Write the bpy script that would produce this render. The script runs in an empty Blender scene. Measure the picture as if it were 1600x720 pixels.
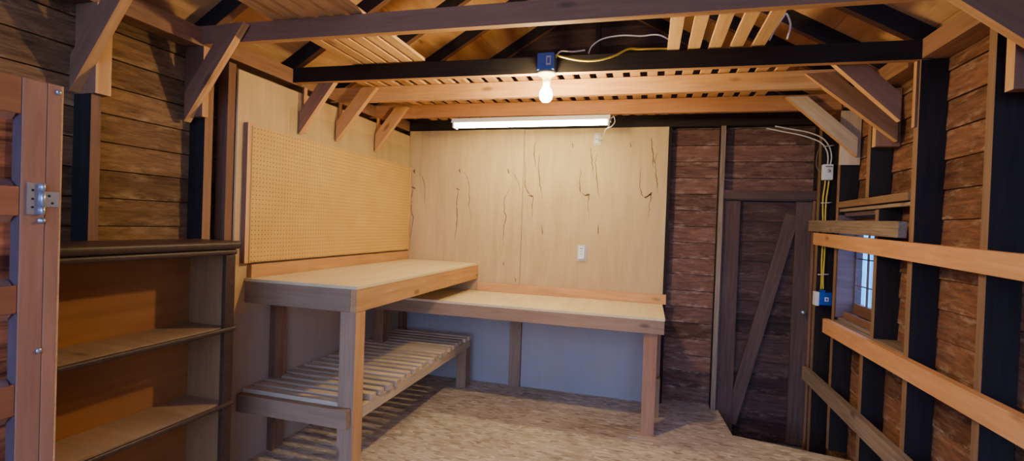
import bpy, math, random
from mathutils import Vector, Matrix
random.seed(7)
scn = bpy.context.scene
COL = scn.collection

# ------------------------------------------------------------------ materials
def lin(c):
    return tuple(((v/255)/12.92 if v/255 <= .04045 else (((v/255)+.055)/1.055)**2.4) for v in c) + (1,)

class NT:
    def __init__(s, m):
        s.t = m.node_tree; s.n = s.t.nodes; s.l = s.t.links
    def add(s, typ, **kw):
        n = s.n.new(typ)
        for k, v in kw.items():
            if k.startswith('i_'): n.inputs[k[2:].replace('_', ' ')].default_value = v
            else: setattr(n, k, v)
        return n
    def link(s, a, b): s.l.new(a, b)
    def math(s, op, a, b=None, c=None, clamp=False):
        n = s.n.new('ShaderNodeMath'); n.operation = op; n.use_clamp = clamp
        for i, v in enumerate((a, b, c)):
            if v is None: continue
            if isinstance(v, (int, float)): n.inputs[i].default_value = v
            else: s.l.new(v, n.inputs[i])
        return n.outputs[0]
    def mix(s, fac, a, b, mode='MIX'):
        n = s.n.new('ShaderNodeMix'); n.data_type = 'RGBA'; n.blend_type = mode
        for i, v in ((0, fac), (6, a), (7, b)):
            if isinstance(v, (int, float)): n.inputs[i].default_value = v
            elif isinstance(v, tuple): n.inputs[i].default_value = v
            else: s.l.new(v, n.inputs[i])
        return n.outputs[2]
    def ramp(s, fac, stops):
        n = s.n.new('ShaderNodeValToRGB'); e = n.color_ramp.elements
        while len(e) < len(stops): e.new(.5)
        for el, (p, c) in zip(e, stops): el.position = p; el.color = c
        s.l.new(fac, n.inputs[0]); return n.outputs[0]

def base(name, rough=.7, spec=.25):
    m = bpy.data.materials.new(name); m.use_nodes = True
    b = m.node_tree.nodes['Principled BSDF']
    b.inputs['Roughness'].default_value = rough
    b.inputs['Specular IOR Level'].default_value = spec
    return m, b

def wood(name, c1, c2, axis='X', stretch=14, scale=3.0, contrast=1.0, rough=.72, knots=True, dirt=0.15, bump=.15):
    """grain runs along the given axis of the object's own coordinates"""
    m, b = base(name, rough); t = NT(m)
    tc = t.add('ShaderNodeTexCoord'); oi = t.add('ShaderNodeObjectInfo')
    off = t.add('ShaderNodeVectorMath', operation='ADD'); t.link(tc.outputs['Object'], off.inputs[0])
    cmb = t.add('ShaderNodeCombineXYZ')
    r = t.math('MULTIPLY', oi.outputs['Random'], 37.0)
    for i in range(3): t.link(r, cmb.inputs[i])
    t.link(cmb.outputs[0], off.inputs[1])
    mp = t.add('ShaderNodeMapping'); t.link(off.outputs[0], mp.inputs[0])
    sc = [stretch]*3; sc['XYZ'.index(axis)] = 1.0
    mp.inputs['Scale'].default_value = sc
    n1 = t.add('ShaderNodeTexNoise'); n1.inputs['Scale'].default_value = scale; n1.inputs['Detail'].default_value = 5
    n1.inputs['Roughness'].default_value = .62; n1.inputs['Distortion'].default_value = .6
    t.link(mp.outputs[0], n1.inputs['Vector'])
    lo = .5-.28/contrast; hi = .5+.28/contrast
    fac = t.math('MULTIPLY_ADD', n1.outputs['Fac'], 1/(hi-lo), -lo/(hi-lo), clamp=True)
    col = t.mix(fac, lin(c1), lin(c2))
    # broad blotches
    n2 = t.add('ShaderNodeTexNoise'); n2.inputs['Scale'].default_value = 2.3; n2.inputs['Detail'].default_value = 3
    t.link(off.outputs[0], n2.inputs['Vector'])
    bl = t.math('MULTIPLY_ADD', n2.outputs['Fac'], 1.0, .5)
    bc = t.add('ShaderNodeCombineColor'); [t.link(bl, bc.inputs[i]) for i in range(3)]
    col = t.mix(dirt*3 if dirt*3 < 1 else 1.0, col, bc.outputs[0], 'MULTIPLY')
    # per piece tone
    tone = t.math('MULTIPLY_ADD', oi.outputs['Random'], .3, .85)
    tcol = t.add('ShaderNodeCombineColor'); [t.link(tone, tcol.inputs[i]) for i in range(3)]
    col = t.mix(1.0, col, tcol.outputs[0], 'MULTIPLY')
    if knots:
        mk = t.add('ShaderNodeMapping'); t.link(off.outputs[0], mk.inputs[0])
        ks = [7.0]*3; ks['XYZ'.index(axis)] = 2.6; mk.inputs['Scale'].default_value = ks
        v = t.add('ShaderNodeTexVoronoi'); v.inputs['Scale'].default_value = 1.0; t.link(mk.outputs[0], v.inputs['Vector'])
        kf = t.math('SUBTRACT', 1.0, t.math('SMOOTHSTEP', v.outputs['Distance'], .05, .13) if False else t.math('MULTIPLY_ADD', v.outputs['Distance'], 12.0, -.7, clamp=True))
        dark = tuple(x*.35 for x in lin(c1)[:3])+(1,)
        col = t.mix(t.math('MULTIPLY', kf, .7), col, dark)
    t.link(col, b.inputs['Base Color'])
    if bump:
        bp = t.add('ShaderNodeBump'); bp.inputs['Strength'].default_value = bump; bp.inputs['Distance'].default_value = .004
        t.link(n1.outputs['Fac'], bp.inputs['Height']); t.link(bp.outputs[0], b.inputs['Normal'])
    return m

def bench_shade_below(m, z, c, amt):
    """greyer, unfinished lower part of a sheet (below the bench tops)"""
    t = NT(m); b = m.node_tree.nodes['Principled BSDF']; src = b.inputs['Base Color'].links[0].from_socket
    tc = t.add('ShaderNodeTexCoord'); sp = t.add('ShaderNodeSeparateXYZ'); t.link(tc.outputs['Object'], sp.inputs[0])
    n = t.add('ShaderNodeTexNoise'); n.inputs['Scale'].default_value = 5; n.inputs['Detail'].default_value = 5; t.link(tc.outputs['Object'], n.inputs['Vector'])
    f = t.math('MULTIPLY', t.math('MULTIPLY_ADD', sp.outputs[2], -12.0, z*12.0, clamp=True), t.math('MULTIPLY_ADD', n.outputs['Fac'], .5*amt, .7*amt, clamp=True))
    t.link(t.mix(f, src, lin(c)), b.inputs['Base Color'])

def siding(name, c1, c2, axis, pitch, seam, seam_amt=.5, z0=0.0):
    """old lap boards: tint per board, pale scraped streaks near the board edges"""
    m, b = base(name, .85, .15); t = NT(m)
    g = t.add('ShaderNodeTexCoord'); sx = t.add('ShaderNodeSeparateXYZ'); t.link(g.outputs['Object'], sx.inputs[0])
    zz = t.math('DIVIDE', t.math('SUBTRACT', sx.outputs[2], z0), pitch)
    row = t.math('FLOOR', zz); fr = t.math('FRACT', zz)
    wn = t.add('ShaderNodeTexWhiteNoise', noise_dimensions='1D'); t.link(row, wn.inputs['W'])
    mp = t.add('ShaderNodeMapping'); sc = [1.5, 1.5, 11]; 
    mp.inputs['Scale'].default_value = sc
    sh = t.add('ShaderNodeCombineXYZ'); t.link(t.math('MULTIPLY', wn.outputs['Value'], 20.0), sh.inputs[0]); t.link(t.math('MULTIPLY', wn.outputs['Value'], 11.0), sh.inputs[1])
    ad = t.add('ShaderNodeVectorMath', operation='ADD'); t.link(g.outputs['Object'], ad.inputs[0]); t.link(sh.outputs[0], ad.inputs[1])
    t.link(ad.outputs[0], mp.inputs[0])
    n1 = t.add('ShaderNodeTexNoise'); n1.inputs['Scale'].default_value = 3.6; n1.inputs['Detail'].default_value = 10; n1.inputs['Distortion'].default_value = .7
    n1.inputs['Roughness'].default_value = .74
    t.link(mp.outputs[0], n1.inputs['Vector'])
    f = t.math('MULTIPLY_ADD', n1.outputs['Fac'], 3.0, -1.0, clamp=True)
    col = t.mix(f, lin(c1), lin(c2))
    tone = t.math('MULTIPLY_ADD', wn.outputs['Value'], .7, .62)
    tc = t.add('ShaderNodeCombineColor'); [t.link(tone, tc.inputs[i]) for i in range(3)]
    col = t.mix(1.0, col, tc.outputs[0], 'MULTIPLY')
    n3 = t.add('ShaderNodeTexNoise'); n3.inputs['Scale'].default_value = 5.5; n3.inputs['Detail'].default_value = 9; n3.inputs['Roughness'].default_value = .68
    m3 = t.add('ShaderNodeMapping'); m3.inputs['Scale'].default_value = (1.6, 1.6, 5); t.link(ad.outputs[0], m3.inputs[0]); t.link(m3.outputs[0], n3.inputs['Vector'])
    near = t.math('MULTIPLY_ADD', t.math('POWER', t.math('ABSOLUTE', t.math('MULTIPLY_ADD', fr, 2.0, -1.0)), 2.0), .85, .15)
    sf = t.math('MULTIPLY', near, t.math('MULTIPLY_ADD', n3.outputs['Fac'], 6.0, -3.0, clamp=True))
    col = t.mix(t.math('MULTIPLY', sf, seam_amt), col, lin(seam))
    t.link(col, b.inputs['Base Color'])
    bp = t.add('ShaderNodeBump'); bp.inputs['Strength'].default_value = .5; bp.inputs['Distance'].default_value = .008
    t.link(n1.outputs['Fac'], bp.inputs['Height']); t.link(bp.outputs[0], b.inputs['Normal'])
    return m

def plain(name, c, rough=.5, metal=0.0, spec=.4, noise=.12):
    m, b = base(name, rough, spec); t = NT(m); b.inputs['Metallic'].default_value = metal
    tc = t.add('ShaderNodeTexCoord'); n = t.add('ShaderNodeTexNoise'); n.inputs['Scale'].default_value = 18; n.inputs['Detail'].default_value = 3
    t.link(tc.outputs['Object'], n.inputs['Vector'])
    l = lin(c); d = tuple(v*(1-noise*2) for v in l[:3])+(1,)
    t.link(t.mix(n.outputs['Fac'], d, l), b.inputs['Base Color'])
    return m

def emit(name, c, s):
    m, b = base(name); b.inputs['Base Color'].default_value = (0, 0, 0, 1)
    b.inputs['Emission Color'].default_value = c+(1,); b.inputs['Emission Strength'].default_value = s
    return m

def osb(name):
    m, b = base(name, .8, .2); t = NT(m)
    tc = t.add('ShaderNodeTexCoord')
    cols = []
    nd = t.add('ShaderNodeTexNoise'); nd.inputs['Scale'].default_value = 9; t.link(tc.outputs['Object'], nd.inputs['Vector'])
    for k, (rz, sc) in enumerate(((.3, (15, 50, 9)), (1.2, (14, 54, 9)), (2.3, (17, 48, 9)))):
        mp = t.add('ShaderNodeMapping'); mp.inputs['Rotation'].default_value = (0, 0, rz); mp.inputs['Scale'].default_value = sc
        t.link(tc.outputs['Object'], mp.inputs[0])
        v = t.add('ShaderNodeTexVoronoi'); v.inputs['Scale'].default_value = 1.0; v.inputs['Randomness'].default_value = 1.0
        t.link(mp.outputs[0], v.inputs['Vector']); cols.append(v)
    s1 = t.add('ShaderNodeSeparateColor'); t.link(cols[0].outputs['Color'], s1.inputs[0])
    s2 = t.add('ShaderNodeSeparateColor'); t.link(cols[1].outputs['Color'], s2.inputs[0])
    s3 = t.add('ShaderNodeSeparateColor'); t.link(cols[2].outputs['Color'], s3.inputs[0])
    sel = t.math('GREATER_THAN', s1.outputs[1], .5); sel2 = t.math('GREATER_THAN', s2.outputs[1], .55)
    a = t.mix(sel, s1.outputs[0], s2.outputs[0]); 
    mixv = t.add('ShaderNodeMix'); t.link(sel, mixv.inputs[0]); t.link(s1.outputs[0], mixv.inputs[2]); t.link(s2.outputs[0], mixv.inputs[3])
    mixw = t.add('ShaderNodeMix'); t.link(sel2, mixw.inputs[0]); t.link(mixv.outputs[0], mixw.inputs[2]); t.link(s3.outputs[0], mixw.inputs[3])
    col = t.ramp(mixw.outputs[0], [(0, lin((154, 132, 108))), (.2, lin((186, 164, 134))), (.8, lin((204, 184, 154))), (1, lin((224, 208, 180)))])
    n = t.add('ShaderNodeTexNoise'); n.inputs['Scale'].default_value = 1.7; n.inputs['Detail'].default_value = 5; t.link(tc.outputs['Object'], n.inputs['Vector'])
    st = t.ramp(n.outputs['Fac'], [(.3, (.62, .58, .56, 1)), (.65, (1, 1, 1, 1))])
    col = t.mix(.8, col, st, 'MULTIPLY')
    t.link(col, b.inputs['Base Color'])
    bp = t.add('ShaderNodeBump'); bp.inputs['Strength'].default_value = .3; bp.inputs['Distance'].default_value = .002
    t.link(mixw.outputs[0], bp.inputs['Height']); t.link(bp.outputs[0], b.inputs['Normal'])
    return m

def pegboard_mat(name):
    m, b = base(name, .6, .3); t = NT(m)
    tc = t.add('ShaderNodeTexCoord'); s = t.add('ShaderNodeSeparateXYZ'); t.link(tc.outputs['Object'], s.inputs[0])
    P = .0254
    u = t.math('SUBTRACT', t.math('FRACT', t.math('DIVIDE', s.outputs[1], P)), .5)
    w = t.math('SUBTRACT', t.math('FRACT', t.math('DIVIDE', s.outputs[2], P)), .5)
    dd = t.math('SQRT', t.math('ADD', t.math('MULTIPLY', u, u), t.math('MULTIPLY', w, w)))
    hole = t.math('LESS_THAN', dd, .125)
    n = t.add('ShaderNodeTexNoise'); n.inputs['Scale'].default_value = 6; t.link(tc.outputs['Object'], n.inputs['Vector'])
    col = t.mix(n.outputs['Fac'], lin((192, 146, 72)), lin((212, 168, 90)))
    col = t.mix(hole, col, lin((70, 42, 20)))
    t.link(col, b.inputs['Base Color'])
    return m

PINE   = wood('pine', (176, 122, 70), (214, 166, 108), stretch=16, scale=2.6)
PINE_O = wood('orange_pine', (178, 124, 70), (212, 160, 102), stretch=12, scale=2.4)
RAILW  = wood('rail_orange_wood', (182, 126, 74), (212, 156, 102), stretch=12, scale=2.4)
REDP   = wood('reddish_pine', (158, 104, 60), (188, 134, 86), stretch=12, scale=2.4)
FIR    = wood('reddish_fir', (118, 84, 58), (156, 112, 80), stretch=14, scale=3)
BEAMW  = wood('brown_beam_wood', (102, 70, 50), (134, 94, 68), stretch=14, scale=3, contrast=.8)
DARKW    = wood('dark_wood', (27, 22, 20), (44, 36, 31), stretch=14, scale=3, knots=False, bump=.1, rough=.85)  # near-black wood, mostly on side faces
EDGE   = wood('weathered_edge_wood', (108, 80, 56), (148, 114, 80), stretch=20, scale=3, knots=False)
OLD    = wood('old_grey_wood', (112, 92, 72), (158, 136, 112), stretch=22, scale=3, contrast=1.3, bump=.4)
FIRL   = wood('bench_fir', (140, 98, 68), (170, 124, 90), stretch=14, scale=3)
BENCHL = wood('bench_leg_wood', (140, 108, 80), (172, 138, 104), stretch=16, scale=2.6)
SLAT   = wood('slat_wood', (178, 152, 118), (212, 188, 152), stretch=14, scale=3, knots=False)
LATH   = wood('loft_lath_wood', (196, 146, 88), (228, 184, 124), stretch=14, scale=3)
PLYTOP = wood('bench_plywood', (212, 186, 134), (230, 206, 156), axis='Y', stretch=7, scale=2, knots=False, dirt=.06, rough=.6, bump=.05)
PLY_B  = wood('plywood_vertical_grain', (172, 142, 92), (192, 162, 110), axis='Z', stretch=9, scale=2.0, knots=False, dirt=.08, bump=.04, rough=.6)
PLY_L  = wood('plywood_left_grain', (184, 150, 100), (202, 168, 118), axis='Z', stretch=9, scale=2.0, knots=False, dirt=.1, bump=.04, rough=.6)
bench_shade_below(PLY_B, .80, (150, 148, 152), .75); bench_shade_below(PLY_L, .95, (158, 144, 138), .6)  # bluish daylight shade below the benches mixed into both ply colours
STREAK = plain('veneer_streak', (142, 104, 54), .7, noise=.3)
STREAKD= plain('veneer_knot', (120, 84, 42), .7, noise=.3)
PEG    = pegboard_mat('pegboard_brown')
OSB    = osb('osb_floor')
SID_L  = siding('siding_left', (84, 60, 38), (142, 106, 70), 'Y', .125, (184, 154, 112), .65)
SID_R  = siding('siding_right', (80, 52, 38), (136, 92, 64), 'Y', .14, (192, 164, 132), .7)
SID_B  = siding('siding_back', (76, 52, 42), (128, 90, 70), 'X', .135, (184, 152, 128), .75)
SID_D  = siding('siding_door', (50, 36, 32), (84, 62, 54), 'X', .16, (128, 104, 92), .6)
SID_G  = siding('siding_gable', (52, 38, 32), (80, 58, 46), 'X', .16, (96, 74, 60), .3)  # siding colours darkened for the unlit gable
ROOF   = wood('roof_sheathing', (172, 126, 76), (208, 162, 108), axis='Y', stretch=6, scale=2.2, contrast=1.2)
DOORW  = wood('old_dark_door_wood', (66, 48, 40), (98, 74, 62), stretch=16, scale=3, knots=False, bump=.3)
CASEW  = wood('bookcase_dark_wood', (58, 42, 33), (86, 64, 49), stretch=14, scale=3, knots=False, rough=.4, bump=.05)
SHELFW = wood('bookcase_shelf_wood', (140, 108, 76), (172, 138, 100), stretch=10, scale=2.5, rough=.55)
CASEIN = wood('bookcase_side_wood', (128, 92, 56), (152, 114, 72), axis='Z', stretch=10, scale=2.5, knots=False, rough=.6)
CASEBK = wood('bookcase_back_wood', (128, 80, 38), (158, 102, 52), axis='Y', stretch=7, scale=2.0, knots=False, rough=.6)
PDOOR  = wood('panel_door_wood', (134, 90, 66), (162, 114, 86), axis='Z', stretch=14, scale=2.2, knots=False, rough=.5, bump=.06)
PDOORH = wood('panel_door_rail_wood', (134, 80, 50), (162, 102, 66), axis='Y', stretch=14, scale=2.2, knots=False, rough=.5, bump=.06)
PPANEL = wood('panel_door_fir_panel', (70, 34, 22), (170, 102, 64), axis='Y', stretch=9, scale=2.6, contrast=2.2, knots=False, rough=.5, bump=.2)
PEDGE  = wood('panel_door_edge_wood', (150, 102, 74), (174, 122, 90), axis='Z', stretch=14, scale=2.2, knots=False)
JAMB   = wood('window_jamb_wood', (78, 62, 62), (108, 86, 84), axis='Z', stretch=10, scale=3, knots=False, bump=.3)
STEEL  = plain('zinc_steel', (190, 196, 205), .35, .8)
WHITEP = plain('white_plastic', (226, 224, 216), .5, noise=.03)
GREYP  = plain('pale_grey_plate', (186, 176, 158), .5, noise=.05)
HOLDER = plain('holder_ceramic', (150, 144, 128), .6, noise=.05)
WENAM  = plain('white_enamel', (222, 220, 212), .4, noise=.03)
BLUEP  = plain('blue_plastic', (24, 78, 168), .45, noise=.08)
DBLUEP = plain('navy_plastic', (60, 92, 164), .5, noise=.08)
YELLOW = plain('yellow_cable', (214, 184, 48), .5, noise=.05)
WCABLE = plain('white_cable', (206, 200, 186), .5, noise=.05)
GCABLE = plain('grey_cable', (120, 112, 104), .6, noise=.05)
DBEVEL = wood('panel_bevel_wood', (74, 54, 56), (96, 72, 72), axis='Z', stretch=10, scale=3, knots=False)
SLOT   = plain('dark_slot', (40, 38, 36), .7)
GALV   = plain('galvanised_flashing', (96, 104, 112), .5, .4, noise=.3)
GROUND = plain('gravel_ground', (128, 124, 118), .95, noise=.35)
NEIGH  = plain('painted_blue_siding', (14, 176, 214), .7, noise=.04)
NEIGHT = plain('painted_white_trim', (70, 214, 236), .7, noise=.03)
BULBE  = emit('bulb_glow', (1.0, .78, .40), 1000)
TUBEE  = emit('tube_glow', (1.0, .93, .62), 46)
def glass_mat():
    m, b = base('window_glass', .02, .5)
    t = NT(m); n = t.n; out = n['Material Output']
    tr = t.add('ShaderNodeBsdfTransparent'); tr.inputs[0].default_value = (.93, .97, 1, 1)
    gl = t.add('ShaderNodeBsdfGlossy'); gl.inputs['Roughness'].default_value = .03
    lw = t.add('ShaderNodeLayerWeight')
    mx = t.add('ShaderNodeMixShader'); t.link(t.math('MULTIPLY_ADD', t.math('POWER', lw.outputs['Facing'], 5.0), .6, .04), mx.inputs[0]); t.link(tr.outputs[0], mx.inputs[1]); t.link(gl.outputs[0], mx.inputs[2])
    t.link(mx.outputs[0], out.inputs[0]); return m
GLASS = glass_mat()

# ------------------------------------------------------------------ geometry helpers
class MB:
    """collects verts/faces with material slots, builds ONE mesh object"""
    def __init__(s): s.v = []; s.f = []; s.mi = []; s.mats = []; s.sm = []
    def slot(s, m):
        if m not in s.mats: s.mats.append(m)
        return s.mats.index(m)
    def face(s, idx, m, smooth=False): s.f.append(idx); s.mi.append(s.slot(m)); s.sm.append(smooth)
    def box(s, x0, x1, y0, y1, z0, z1, m, faces=None, M=None):
        """faces: dict of '-x','+x','-y','+y','-z','+z' -> material override"""
        faces = faces or {}
        o = len(s.v)
        P = [(x, y, z) for z in (z0, z1) for y in (y0, y1) for x in (x0, x1)]
        if M is not None: P = [tuple(M @ Vector(p)) for p in P]
        s.v += P
        F = {'-z': (0, 2, 3, 1), '+z': (4, 5, 7, 6), '-y': (0, 1, 5, 4), '+y': (2, 6, 7, 3), '-x': (0, 4, 6, 2), '+x': (1, 3, 7, 5)}
        for k, q in F.items(): s.face(tuple(o+i for i in q), faces.get(k, m))
    def prism(s, poly, axis, a0, a1, m):
        """poly: list of 2D points (ccw or cw) extruded along axis between a0 and a1"""
        o = len(s.v); n = len(poly)
        def P(p, a):
            if axis == 'y': return (p[0], a, p[1])
            if axis == 'x': return (a, p[0], p[1])
            return (p[0], p[1], a)
        s.v += [P(p, a0) for p in poly]+[P(p, a1) for p in poly]
        s.face(tuple(range(o, o+n)), m); s.face(tuple(range(o+2*n-1, o+n-1, -1)), m)
        for i in range(n):
            j = (i+1) % n; s.face((o+i, o+n+i, o+n+j, o+j), m)
    def tube(s, pts, r, m, seg=8, caps=True, closed=False):
        pts = [Vector(p) for p in pts]; n = len(pts); o = len(s.v); up = None
        rr = r if isinstance(r, (list, tuple)) else [r]*n
        for i, p in enumerate(pts):
            t = (pts[min(i+1, n-1)]-pts[max(i-1, 0)]).normalized()
            if up is None:
                up = Vector((0, 0, 1)) if abs(t.z) < .9 else Vector((1, 0, 0))
            a = t.cross(up)
            if a.length < 1e-4: a = t.cross(Vector((0, 1, 0)))
            a.normalize(); b_ = a.cross(t).normalized(); up = b_
            for k in range(seg):
                an = 2*math.pi*k/seg; s.v.append(tuple(p+(a*math.cos(an)+b_*math.sin(an))*rr[i]))
        for i in range(n-1):
            for k in range(seg):
                k2 = (k+1) % seg
                s.face((o+i*seg+k, o+i*seg+k2, o+(i+1)*seg+k2, o+(i+1)*seg+k), m, True)
        if caps:
            s.face(tuple(o+k for k in range(seg-1, -1, -1)), m); s.face(tuple(o+(n-1)*seg+k for k in range(seg)), m)
    def lathe(s, prof, m, c=(0, 0, 0), seg=20, axis='z'):
        """prof: (radius, height) list"""
        o = len(s.v); n = len(prof)
        for r, h in prof:
            for k in range(seg):
                a = 2*math.pi*k/seg; x, y = r*math.cos(a), r*math.sin(a)
                q = {'z': (x, y, h), 'y': (x, h, y), 'x': (h, x, y)}[axis]
                s.v.append((c[0]+q[0], c[1]+q[1], c[2]+q[2]))
        for i in range(n-1):
            for k in range(seg):
                k2 = (k+1) % seg; s.face((o+i*seg+k, o+i*seg+k2, o+(i+1)*seg+k2, o+(i+1)*seg+k), m, True)
        s.face(tuple(o+k for k in range(seg)), m); s.face(tuple(o+(n-1)*seg+k for k in range(seg)), m)
    def build(s, name, parent=None, loc=(0, 0, 0), M=None, bevel=0):
        me = bpy.data.meshes.new(name); me.from_pydata([tuple(v) for v in s.v], [], s.f)
        for m in s.mats: me.materials.append(m)
        for p, i, sm in zip(me.polygons, s.mi, s.sm): p.material_index = i; p.use_smooth = sm
        import bmesh
        bm = bmesh.new(); bm.from_mesh(me); bmesh.ops.recalc_face_normals(bm, faces=bm.faces)
        bm.to_mesh(me); bm.free()
        o = bpy.data.objects.new(name, me); COL.objects.link(o)
        W = M if M is not None else Matrix.Translation(loc)
        if parent is not None:
            o.parent = parent; o.matrix_basis = WORLD[parent.name].inverted() @ W
        else: o.matrix_basis = W
        WORLD[o.name] = W
        if bevel:
            b = o.modifiers.new('bevel', 'BEVEL'); b.width = bevel; b.segments = 2; b.limit_method = 'ANGLE'
        return o
WORLD = {}
def tag(o, label=None, cat=None, group=None, kind=None):
    if label: o['label'] = label
    if cat: o['category'] = cat
    if group: o['group'] = group
    if kind: o['kind'] = kind
    return o
def empty(name, loc, label, cat, group=None):
    o = bpy.data.objects.new(name, None); COL.objects.link(o); o.location = loc; o.empty_display_size = .1
    WORLD[o.name] = Matrix.Translation(loc); return tag(o, label, cat, group)
def struct(o): o['kind'] = 'structure'; return o

def lumber(name, p0, p1, w, h, m, up=(0, 0, 1), parent=None, faces=None, bevel=.0015, c0=0, c1=0):
    """a board from p0 to p1 (centre line). local X = length, local Z ~ up with size h, local Y with size w.
       c0/c1 shear the two ends (metres shifted along X over the height) for angled cuts"""
    p0 = Vector(p0); p1 = Vector(p1); d = p1-p0; L = d.length; x = d.normalized(); u = Vector(up)
    y = u.cross(x).normalized(); z = x.cross(y)
    M = Matrix.Translation(p0) @ Matrix((x, y, z)).transposed().to_4x4()
    b = MB(); b.box(0, L, -w/2, w/2, -h/2, h/2, m, faces)
    if c0 or c1:
        for i, (a, bb, c) in enumerate(b.v):
            b.v[i] = (a+(c0 if a < L/2 else c1)*(c/(h/2)), bb, c)
    return b.build(name, parent, M=M, bevel=bevel)
def zbox(name, x0, x1, y0, y1, z0, z1, m, axis='X', parent=None, faces=None, bevel=.0015):
    """axis-aligned board; local X runs along the given world axis so that the grain follows it. faces keyed by WORLD sides"""
    c = ((x0+x1)/2, (y0+y1)/2, (z0+z1)/2)
    R = {'X': Matrix.Identity(3), 'Y': Matrix(((0, -1, 0), (1, 0, 0), (0, 0, 1))), 'Z': Matrix(((0, 0, -1), (0, 1, 0), (1, 0, 0)))}[axis]
    # columns of R = world directions of local axes
    inv = R.transposed()
    b = MB(); b.box(x0-c[0], x1-c[0], y0-c[1], y1-c[1], z0-c[2], z1-c[2], m, faces)
    b.v = [tuple(inv @ Vector(v)) for v in b.v]
    return b.build(name, parent, M=Matrix.Translation(c) @ R.to_4x4(), bevel=bevel)

# ------------------------------------------------------------------ room constants
XL, XR = 0.0, 3.46           # room faces of the left and right studs
SL, SR, SB = -.10, 3.57, .10 # siding faces
YF = -5.4                    # the open doorway end behind the camera
ZP = 2.40; SLOPE = .6; XM = 1.735
GZ = -.22
def roofz(x, off=0.0): return ZP+off+SLOPE*(x if x < XM else 2*XM-x)

# ------------------------------------------------------------------ setting: walls, floor, ceiling
def lap_wall(name, mat, side, a0, a1, z0, z1, pitch, hole=None, tilt=.008, zoff=0.0):
    """horizontal boards. side: 'L','R' (run along y) or 'B' (run along x)"""
    b = MB(); z = z0
    k = 0
    z = math.floor(z0/pitch)*pitch
    while z < z1:
        zt = min(z+pitch-.004, z1); zb = max(z, z0)
        spans = [(a0, a1)]
        if hole and zt > hole[2]+.01 and zb < hole[3]-.01: spans = [(a0, hole[0]), (hole[1], a1)]
        for s0, s1 in spans:
            t = tilt
            if side == 'L': poly = [(SL, zb), (SL-t, zt), (SL-.03, zt), (SL-.03, zb)]; b.prism(poly, 'y', s0, s1, mat)
            elif side == 'R': poly = [(SR, zb), (SR+t, zt), (SR+.03, zt), (SR+.03, zb)]; b.prism(poly, 'y', s0, s1, mat)
            else: poly = [(SB, zb), (SB+t, zt), (SB+.03, zt), (SB+.03, zb)]; b.prism(poly, 'x', s0, s1, mat)
        z += pitch; k += 1
    # outer skin closing the gaps between the boards
    for s0, s1, q0, q1 in ([(a0, a1, z0, z1)] if not hole else [(a0, hole[0], z0, z1), (hole[1], a1, z0, z1), (hole[0], hole[1], z0, hole[2]), (hole[0], hole[1], hole[3], z1)]):
        if side == 'L': b.box(SL-.045, SL-.03, s0, s1, q0, q1, mat)
        elif side == 'R': b.box(SR+.03, SR+.045, s0, s1, q0, q1, mat)
        else: b.box(s0, s1, SB+.03, SB+.045, q0, q1, mat)
    return struct(b.build(name))

WIN = (-1.05, -.495, .93, 1.57)
lap_wall('wall_left', SID_L, 'L', YF, SB+.03, GZ, 2.49, .125)
lap_wall('wall_right', SID_R, 'R', YF, SB+.03, GZ, 2.49, .14, WIN)
lap_wall('wall_back', SID_B, 'B', SL-.03, SR+.03, GZ, 2.40, .135)
# gable above the back plate (boards darkened in colour for the loft shade, clipped to the roof line)
b = MB(); z = 2.40
while z < 3.50:
    zt = min(z+.156, 3.53)
    def xr(zz): return max((zz-(ZP+.10))/SLOPE, SL-.03)
    x0 = xr(z); x1 = xr(zt)
    b.prism([(x0, z), (2*XM-x0, z), (2*XM-x1, zt), (x1, zt)], 'y', SB, SB+.045, SID_G); z += .16
g = b.build('trim_1'); struct(g)

# floor of chip board with the notch in front of the back door
b = MB()
nx, ny0, ny1 = 2.86, -.47, -.62
b.prism([(SL, YF), (SL, SB), (nx-.03, SB), (nx+.01, ny0), (SR, ny1), (SR, YF)], 'z', -.022, 0, OSB)
# pale cut edge of the sheet along the notch is part of the same sheet
struct(b.build('floor'))
b = MB(); b.box(-14, 18, -22, 12, GZ-.05, GZ, GROUND); tag(b.build('gravel_ground'), kind='structure')
# sleepers under the floor edge
zbox('trim_2', nx+.03, SR-.01, ny1+.07, ny1+.11, GZ, -.03, DOORW, 'X')['kind'] = 'structure'

# roof
b = MB()
t0 = .102
def plank(xa, xb, side):
    za, zb = ZP+t0+SLOPE*xa, ZP+t0+SLOPE*xb
    P = [(xa, za), (xb-.004, zb-.0024), (xb-.004, zb+.02), (xa, za+.022)]
    if side: P = [(2*XM-p[0], p[1]) for p in P]
    return P
for side in (0, 1):
    x = -.36
    while x < XM-.01:
        xb = min(x+.30, XM); b.prism(plank(x, xb, side), 'y', YF-.2, SB+.3, ROOF); x += .30
    P = [(-.36, ZP+t0-.36*SLOPE+.024), (XM, ZP+t0+XM*SLOPE+.024), (XM, ZP+t0+XM*SLOPE+.05), (-.36, ZP+t0-.36*SLOPE+.05)]
    if side: P = [(2*XM-p[0], p[1]) for p in P]
    b.prism(P, 'y', YF-.2, SB+.3, DARKW)
struct(b.build('ceiling'))

def side_dark(m=EDGE): return m
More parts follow.
